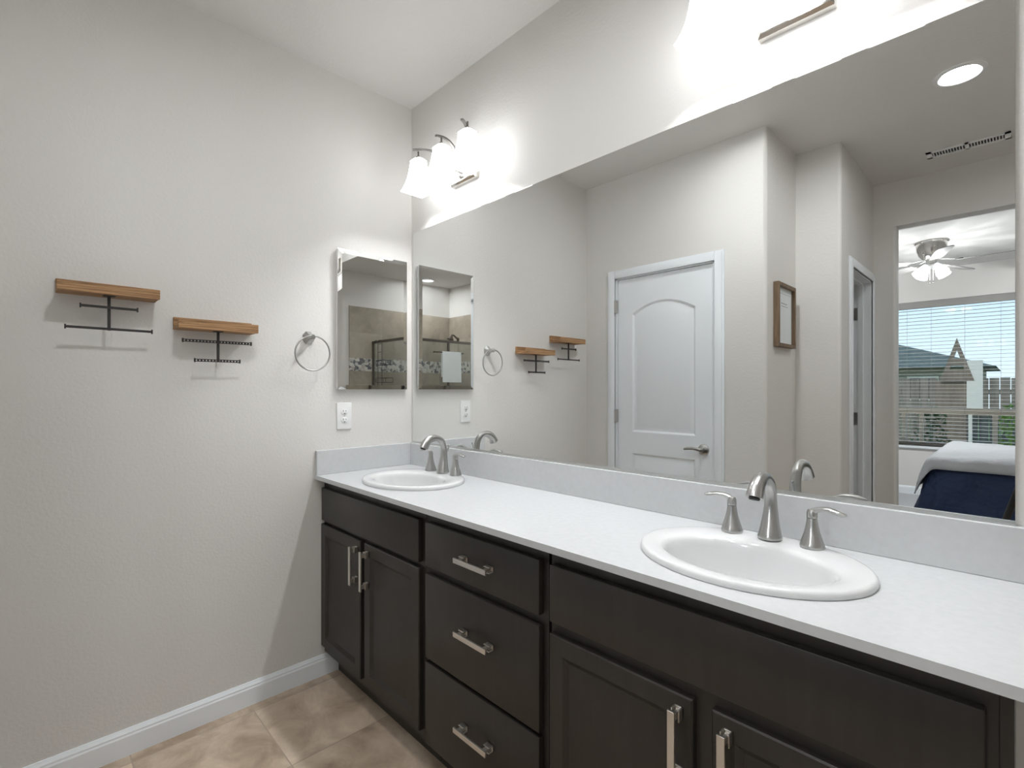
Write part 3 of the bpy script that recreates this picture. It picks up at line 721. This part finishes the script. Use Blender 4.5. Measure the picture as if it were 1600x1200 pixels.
se = thing('shower_enclosure', 'framed glass shower enclosure in the tiled corner', 'shower', (SX, SY, 0))
def PS(o): return o
def lx(x): return x-SX
def ly(y): return y-SY
mb = MB(); mb.box((lx(SX-0.06), ly(SY+0.06), 0.0005), (lx(XR-0.011), ly(SY-0.06), 0.10), 0.004); mb.box((lx(SX-0.06), ly(SY-0.06), 0.0005), (lx(SX+0.06), ly(YE+0.011), 0.10), 0.004); mb.build('curb', M['porcelain'], se)
def panel(name, a, b, z0=0.115, z1=RZ-0.03):
    mb = MB(); (ax, ay), (bx_, by_) = a, b; t_ = 0.004
    if ax == bx_: mb.box((lx(ax)-t_, ly(ay), z0), (lx(ax)+t_, ly(by_), z1))
    else: mb.box((lx(ax), ly(ay)-t_, z0), (lx(bx_), ly(ay)+t_, z1))
    return mb.build(name, M['shower_glass'], se)
panel('glass_panel', (SX+0.012, SY), (XR-0.022, SY)); panel('glass_panel', (SX, SY-0.012), (SX, -2.30)); panel('glass_door', (SX, -2.335), (SX, YE+0.025))
mb = MB(); r_ = 0.014
mb.box((lx(SX)-r_, -r_, RZ-0.03), (lx(XR-0.012), r_, RZ)); mb.box((-r_, -r_, RZ-0.03), (r_, ly(YE+0.011), RZ)); mb.build('top_rail', M['showermetal'], se)
for (px, py) in ((SX, SY), (XR-0.024, SY), (SX, -2.318), (SX, YE+0.020)):
    mb = MB(); mb.box((lx(px)-0.0115, ly(py)-0.0115, 0.10), (lx(px)+0.0115, ly(py)+0.0115, RZ-0.03)); mb.build('post', M['showermetal'], se)
sh = thing('shower_fixture', 'nickel shower head on a bent arm above the glass', 'shower head', (3.37, YE+0.011, 1.995))
mb = MB(); mb.lathe([(0.03, 0.0005), (0.03, 0.005), (0.012, 0.010)], axis='y', n=24); mb.build('flange', M['showermetal'], sh, 40)
mb = MB(); mb.sweep(bez((0, 0.004, 0), (0, 0.07, 0.05), (-0.01, 0.10, 0.07), (-0.02, 0.135, 0.04), 10), 0.010, 12); mb.build('arm', M['showermetal'], sh, 40)
mb = MB(); mb.lathe([(0.012, 0.045), (0.018, 0.02), (0.045, -0.02), (0.047, -0.03), (0.0, -0.031)], n=24); o = mb.build('spray_face', M['showermetal'], sh, 40); o.location = (-0.021, 0.14, 0.015); o.rotation_euler = (math.radians(25), 0, 0)
# towel over a bar on the glass
tb = thing('towel_bar', 'nickel towel bar on the side glass of the shower', 'towel bar', (SX-0.045, -2.24, 1.745))
mb = MB(); mb.sweep([(0, -0.28, 0), (0, 0.16, 0)], 0.007, 12); 
for y in (-0.27, 0.15): mb.sweep([(0, y, 0), (0.0385, y, 0)], 0.006, 10)
mb.build('bar', M['showermetal'], tb, 40)
mb = MB(); pts = []
prof = [(0.016, -0.30), (0.015, -0.15), (0.014, -0.01)] + [(0.0135*math.cos(math.radians(a)), 0.0135*math.sin(math.radians(a))+0.0) for a in range(0, 181, 30)] + [(-0.015, -0.15), (-0.018, -0.365)]
pin = [(a*0.62, b if b < -0.2 else b*0.95-0.0) for a, b in prof]
mb.prism([(a, b) for a, b in prof] + [(a*0.58, b) if b <= 0 else (a*0.62, b*0.62) for a, b in reversed(prof)], 'y', -0.235, 0.050)
tw = tag(mb.build('towel', M['towel'], None, 40), 'white bath towel hanging on the shower glass', 'towel'); tw.location = (SX-0.045, -2.24, 1.745)
# hanging wire caddy
cd = thing('shower_caddy', 'black wire shower caddy hanging from the front rail', 'caddy', (3.43, SY, RZ))
mb = MB(); WR = 0.0035
for dx in (-0.05, 0.05):
    mb.sweep([(dx, 0.020, -0.03), (dx, 0.020, 0.004), (dx, 0.0, 0.006), (dx, -0.020, 0.004), (dx, -0.022, -0.05), (dx, -0.022, -0.62)], WR, 8)
for z in (-0.04, -0.14, -0.24, -0.34, -0.52): mb.sweep([(-0.05, -0.022, z), (0.05, -0.022, z)], WR*0.8, 8)
mb.build('hanging_frame', M['iron'], cd, 40)
for z in (-0.30, -0.52):
    b = MB()
    for dz in (0, 0.055): b.sweep([(-0.125, -0.030, z+dz), (0.11, -0.030, z+dz), (0.11, -0.13, z+dz), (-0.125, -0.13, z+dz)], WR*0.8, 8, closed=True)
    for i in range(8): x = -0.12+i*0.0325; b.sweep([(x, -0.030, z), (x, -0.13, z)], WR*0.6, 6)
    for x in (-0.125, 0.11):
        for y in (-0.03, -0.13): b.sweep([(x, y, z), (x, y, z+0.055)], WR*0.8, 6)
    b.build('basket', M['iron'], cd, 40)

# ================================================================ BEDROOM
wn_ = tag(bpy.data.objects.new('window_1', None), 'wide bedroom window with tan vinyl frame seen through the blinds', 'window', kind='structure'); COL.objects.link(wn_)
wn_.location = ((WX0+WX1)/2, YW-0.09, WZ0); wcx = (WX0+WX1)/2; yy = 0
def wl(x): return x-wcx
mb = MB(); ww = (WX1-WX0)/2; wh = WZ1-WZ0
for a, b, z0, z1 in ((-ww, ww, 0, 0.045), (-ww, ww, wh-0.045, wh), (-ww, -ww+0.045, 0.045, wh-0.045), (ww-0.045, ww, 0.045, wh-0.045)): mb.box((a, -0.03, z0), (b, 0.03, z1))
mb.build('frame', M['window_vinyl'], wn_)
mb = MB(); mb.box((-ww+0.045, -0.025, 0.395), (ww-0.045, 0.025, 0.470)); mb.build('meeting_rail', M['window_vinyl'], wn_)
for x in (1.19, 1.36, 2.01):
    mb = MB(); mb.box((wl(x)-0.022, -0.022, 0.045), (wl(x)+0.022, 0.022, 0.395)); mb.build('mullion', M['window_vinyl'], wn_)
mb = MB(); mb.box((-ww+0.045, -0.004, 0.045), (ww-0.045, 0.004, wh-0.045)); mb.build('pane', M['pane'], wn_)
mb = MB(); mb.box((-ww-0.03, 0.06, -0.028), (ww+0.03, 0.115, 0.0)); mb.build('sill', M['trim'], wn_)

bl = thing('window_blind', 'white horizontal slat blind lowered over the bedroom window', 'blind', (wcx, YW-0.028, WZ0))
mb = MB(); mb.box((-ww+0.01, 0.0, wh-0.085), (ww-0.01, 0.033, wh-0.002), 0.003); mb.build('valance', M['valance'], bl)
mb = MB(); z = 0.052; k = 0
while z < wh-0.09:
    a = math.radians(6)
    mb.box((-ww+0.014, -0.024, z-0.0014), (ww-0.014, 0.024, z+0.0014)); z += 0.0435
mb.build('slats', M['slats'], bl)
mb = MB(); mb.box((-ww+0.014, -0.026, 0.004), (ww-0.014, 0.026, 0.024), 0.003); mb.build('bottom_rail', M['bronze'], bl)
for x in (1.23, 1.46, 1.76, 2.06, 2.4, 0.8):
    mb = MB(); mb.box((wl(x)-0.0012, 0.0245, 0.02), (wl(x)+0.0012, 0.0265, wh-0.08)); mb.build('ladder_cord', M['valance'], bl)

# ceiling fan
FX, FY = 1.600, -4.95
fn = thing('ceiling_fan', 'nickel flush mount ceiling fan with lit glass shades in the bedroom', 'ceiling fan', (FX, FY, CH))
mb = MB(); mb.lathe([(0.128, -0.0005), (0.132, -0.012), (0.124, -0.020), (0.118, -0.075), (0.100, -0.130), (0.072, -0.165), (0.06, -0.172)], n=40); mb.build('motor_housing', M['chrome'], fn, 35)
mb = MB(); mb.lathe([(0.045, -0.172), (0.045, -0.225), (0.06, -0.232), (0.06, -0.246), (0.02, -0.262)], n=28); kit = mb.build('light_kit', M['nickel'], fn, 35)
for i in range(5):
    a = math.radians(4+72*i); ca, sa = math.cos(a), math.sin(a)
    mb = MB(); pitch = math.radians(-11)
    def bp2(u, w, z): return (u*ca-w*sa, u*sa+w*ca, z)
    outl = [(0.19, -0.045), (0.30, -0.058), (0.60, -0.066), (0.645, -0.050), (0.66, 0.0), (0.645, 0.050), (0.60, 0.066), (0.30, 0.058), (0.19, 0.045)]
    mb.rings([[bp2(u, w*math.cos(pitch), -0.208+w*math.sin(pitch)+dz) for u, w in outl] for dz in (-0.003, 0.003)])
    bd = mb.build('blade', M['fanblade'], fn)
    mb = MB(); mb.sweep([bp2(0.055, 0, -0.178), bp2(0.12, 0, -0.190), bp2(0.17, 0, -0.2035), bp2(0.235, 0, -0.2025)], [(0.014, 0.003), (0.010, 0.003), (0.022, 0.002), (0.026, 0.0015)], 10); mb.build('blade_bracket', M['chrome'], bd, 40)
for i in range(4):
    a = math.radians(45+90*i); ca, sa = math.cos(a), math.sin(a)
    R = []
    for (d_, r_) in ((0.0, 0.018), (0.02, 0.026), (0.05, 0.036), (0.085, 0.045), (0.12, 0.055)):
        til = math.radians(38); c0 = Vector((ca*(0.055+d_*math.sin(til)), sa*(0.055+d_*math.sin(til)), -0.235-d_*math.cos(til)))
        ax = Vector((ca*math.sin(til), sa*math.sin(til), -math.cos(til))); u = Vector((-sa, ca, 0)); v_ = ax.cross(u)
        R.append([c0+u*(r_*math.cos(2*math.pi*j/20))+v_*(r_*math.sin(2*math.pi*j/20)) for j in range(20)])
    mb = MB(); mb.rings(R, True, False); gsh = mb.build('shade', M['fanshade'], kit, 60)
    mb = MB(); mb.sphere(tuple(Vector((ca*0.098, sa*0.098, -0.29))), 0.022, 10); mb.build('bulb', M['fanbulb'], gsh, 60)
for dx in (-0.012, 0.014):
    mb = MB(); mb.sweep([(dx, 0, -0.255), (dx, 0, -0.40)], 0.0018, 6); mb.sphere((dx, 0, -0.405), 0.005, 8); mb.build('pull_chain', M['chrome'], kit, 60)

# bed with navy comforter and grey blanket
BX0, BX1, BY0, BY1 = 1.77, 3.85, -3.92, -5.34
bd = thing('bed', 'low bed under a navy comforter in the bedroom', 'bed', (2.8, -4.63, 0))
mb = MB(); mb.box((BX0-2.8+0.06, BY1+4.63+0.06, 0.34), (BX1-2.8, BY0+4.63-0.06, 0.665), 0.05, 4); mb.build('mattress', M['mattress'], bd, 40)
mb = MB(); mb.box((BX0-2.8+0.10, BY1+4.63+0.10, 0.14), (BX1-2.8, BY0+4.63-0.10, 0.338)); mb.build('bed_base', M['black'], bd)
for x in (BX0-2.8+0.15, BX1-2.8-0.1):
    for y in (-0.55, 0.55):
        mb = MB(); mb.box((x-0.03, y-0.03, 0.0005), (x+0.03, y+0.03, 0.14)); mb.build('leg', M['black'], bd)
mb = MB(); mb.box((BX1-2.8+0.04, -0.78, 0.0005), (BX1-2.8+0.10, 0.78, 1.15), 0.01); mb.build('headboard', M['cedar'], bd)
def drape(x0, x1, y0, y1, top, hang, flare, thick, nx, ny, wob, name, m, label, cat):
    """cloth lying on a box and hanging over its sides; hang=(foot x-, near y+, far y-)"""
    hx_, hn, hf = hang; mb = MB(); bm = mb.bm; rad = 0.07
    xs = [x0-hx_ + (x1-x0+hx_)*i/nx for i in range(nx+1)]; ys = [y1-hf + (y0+hn-(y1-hf))*j/ny for j in range(ny+1)]
    rows = []
    for px in xs:
        row = []
        for py in ys:
            ox = max(0, x0-px); oyn = max(0, py-y0); oyf = max(0, y1-py)
            oy_ = oyn if oyn > 0 else -oyf; r_ = math.hypot(ox, oy_)
            bx_ = max(px, x0); by_ = min(max(py, y1), y0)
            if r_ > 1e-6:
                al = min(r_/rad, math.pi/2); dn = rad*(1-math.cos(al)) + max(0, r_-rad*math.pi/2); outw = rad*math.sin(al) + max(0, r_-rad*math.pi/2)*(flare + 0.13*ox/r_)
                ux, uy = -ox/r_, oy_/r_
                wv = wob*math.sin(px*17+py*13)*min(1, r_/0.2)
                p = (bx_+ux*(outw+wv), by_+uy*(outw+wv), top-dn*(1-0.0))
            else:
                p = (px, py, top + 0.012*math.sin(px*9+1)*math.sin(py*11)+0.006*math.sin(px*23+py*19))
            row.append(bm.verts.new(p))
        rows.append(row)
    for i in range(nx):
        for j in range(ny): bm.faces.new((rows[i][j], rows[i+1][j], rows[i+1][j+1], rows[i][j+1]))
    o = mb.build(name, m, None, 180)
    sol = o.modifiers.new('thickness', 'SOLIDIFY'); sol.thickness = thick; sol.offset = 1
    bpy.context.view_layer.update()
    return tag(o, label, cat)
drape(BX0, BX1-0.02, BY0, BY1, 0.700, (0.62, 0.62, 0.62), 0.16, 0.015, 60, 60, 0.012, 'comforter', M['navy'], 'navy blue comforter hanging down the side of the bed', 'comforter')
drape(BX0-0.035, BX1-0.6, BY0+0.035, BY1-0.035, 0.745, (0.33, 0.135, 0.10), 0.16, 0.010, 50, 50, 0.008, 'blanket', M['grey_blanket'], 'grey blanket spread over the navy comforter on the bed', 'blanket')

# ================================================================ OUTSIDE THE WINDOW
struct(MB().box((-20, YW-0.16, -0.25), (25, -45, -0.15)), 'ground', M['grass'], 'green back yard lawn outside the window', 'lawn')
fe = thing('fence', 'weathered wood plank fence across the back yard', 'fence', (1.5, -12.0, -0.15))
for i in range(6):
    mb = MB(); mb.box((-7.5+i*3.0-0.05, -0.10, 0.0), (-7.5+i*3.0+0.05, -0.0, 1.70)); mb.build('post', M['fence'], fe)
mb = MB()
for i in range(100):
    x = -7.5+i*0.15; mb.box((x, 0.001, 0.02), (x+0.138, 0.022, 1.66+0.02*random.random()))
mb.build('planks', M['fence'], fe)
mb = MB(); mb.box((-7.5, -0.04, 0.35), (7.5, 0.0, 0.44)); mb.box((-7.5, -0.04, 1.35), (7.5, 0.0, 1.44)); mb.build('rail', M['fence'], fe)

ho = thing('house', 'neighbouring house with grey green hip roof beyond the fence', 'house', (-5.6, -30.0, -0.15))
mb = MB(); mb.box((-7.0, 0.0, 0), (6.5, -8, 2.50)); mb.build('wall', M['stucco'], ho)
mb = MB(); A = [(-7.6, 0.7, 2.5), (7.1, 0.7, 2.5), (7.1, -8.6, 2.5), (-7.6, -8.6, 2.5)]
bmr = mb.bm; va = [bmr.verts.new(p) for p in A]; r0 = bmr.verts.new((-3.0, -4.0, 4.9)); r1 = bmr.verts.new((0.4, -4.0, 4.9))
for f_ in ((va[0], va[1], r1, r0), (va[1], va[2], r1), (va[2], va[3], r0, r1), (va[3], va[0], r0), (va[3], va[2], va[1], va[0])): bmr.faces.new(f_)
mb.build('roof', M['roof'], ho)
for x in (-3.5, 1.5, 4.5):
    mb = MB(); mb.box((x-0.6, 0.001, 0.9), (x+0.6, 0.06, 2.1)); f_ = mb.build('window', M['cream'], ho)
    mb = MB(); mb.box((x-0.5, 0.06, 1.0), (x+0.5, 0.075, 2.0)); mb.build('pane', M['bronze'], f_)

ph = thing('playhouse', 'brown wooden playhouse with steep pointed gable in the yard', 'playhouse', (1.42, -10.6, -0.15))
mb = MB()
for s_ in (-1, 1): mb.prism([(s_*0.23, 1.60), (0.0, 2.37), (0.0, 2.16), (s_*0.155, 1.60)], 'y', 0.0, 0.06)
mb.box((-0.10, 0.001, 1.88), (0.10, 0.059, 2.00)); mb.box((-0.155, 0.001, 1.60), (0.155, 0.059, 1.80)); mb.build('gable', M['cedar'], ph)
mb = MB(); mb.box((-0.30, 0.0, 0), (0.125, -0.70, 1.595)); mb.build('cabin', M['cedar'], ph)
mb = MB(); mb.box((0.13, 0.0, 1.10), (0.34, 0.05, 1.96)); mb.box((0.15, -0.05, 0), (0.20, 0.0, 1.9)); mb.build('cream_panel', M['cream'], ph)
def shrub(x, y, r_, h, m, label):
    mb = MB(); rnd = random.Random(int(x*100))
    for i in range(260):
        a = rnd.random()*2*math.pi; rr_ = r_*math.sqrt(rnd.random()); z = rnd.random()*h; s_ = 0.03+0.03*rnd.random()
        k = math.sqrt(max(0.1, 1-(2*z/h-1)**2)); c = Vector((rr_*k*math.cos(a), rr_*k*math.sin(a), z+0.02))
        d1_ = Vector((rnd.uniform(-1, 1), rnd.uniform(-1, 1), rnd.uniform(-1, 1))).normalized()*s_; d2_ = d1_.orthogonal().normalized()*s_*0.5
        mb.bm.faces.new([mb.bm.verts.new(p) for p in (c-d1_, c+d2_, c+d1_, c-d2_)])
    mb.sweep([(0, 0, 0), (0, 0, h*0.8)], 0.02, 6)
    o = tag(mb.build('shrub', m), label, 'shrub', 'shrubs outside the window'); o.location = (x, y, -0.15); return o
shrub(1.25, -8.6, 0.28, 1.15, M['leafdark'], 'dark green shrub at the left of the window')
shrub(2.12, -8.2, 0.16, 1.2, M['leaflight'], 'yellow green shrub at the right edge of the window')

# the photographer's tripod legs caught at the mirror's edge
tp = thing('tripod', 'black tripod standing before the mirror, a leg at the mirror edge', 'tripod', (2.26, -1.46, 0))
mb = MB(); mb.lathe([(0.03, 1.00), (0.035, 1.02), (0.035, 1.06), (0.02, 1.09)], n=20); mb.build('head', M['black'], tp, 40)
for a in (95, 215, 335):
    ca, sa = math.cos(math.radians(a)), math.sin(math.radians(a))
    mb = MB(); mb.sweep([(0.025*ca, 0.025*sa, 1.03), (0.36*ca, 0.36*sa, 0.012)], [(0.013, 0.013), (0.009, 0.009)], 12); lg = mb.build('leg', M['black'], tp, 40)
    mb = MB(); mb.sphere((0.362*ca, 0.362*sa, 0.012), 0.0115, 10); mb.build('foot', M['rubber'], lg, 60)
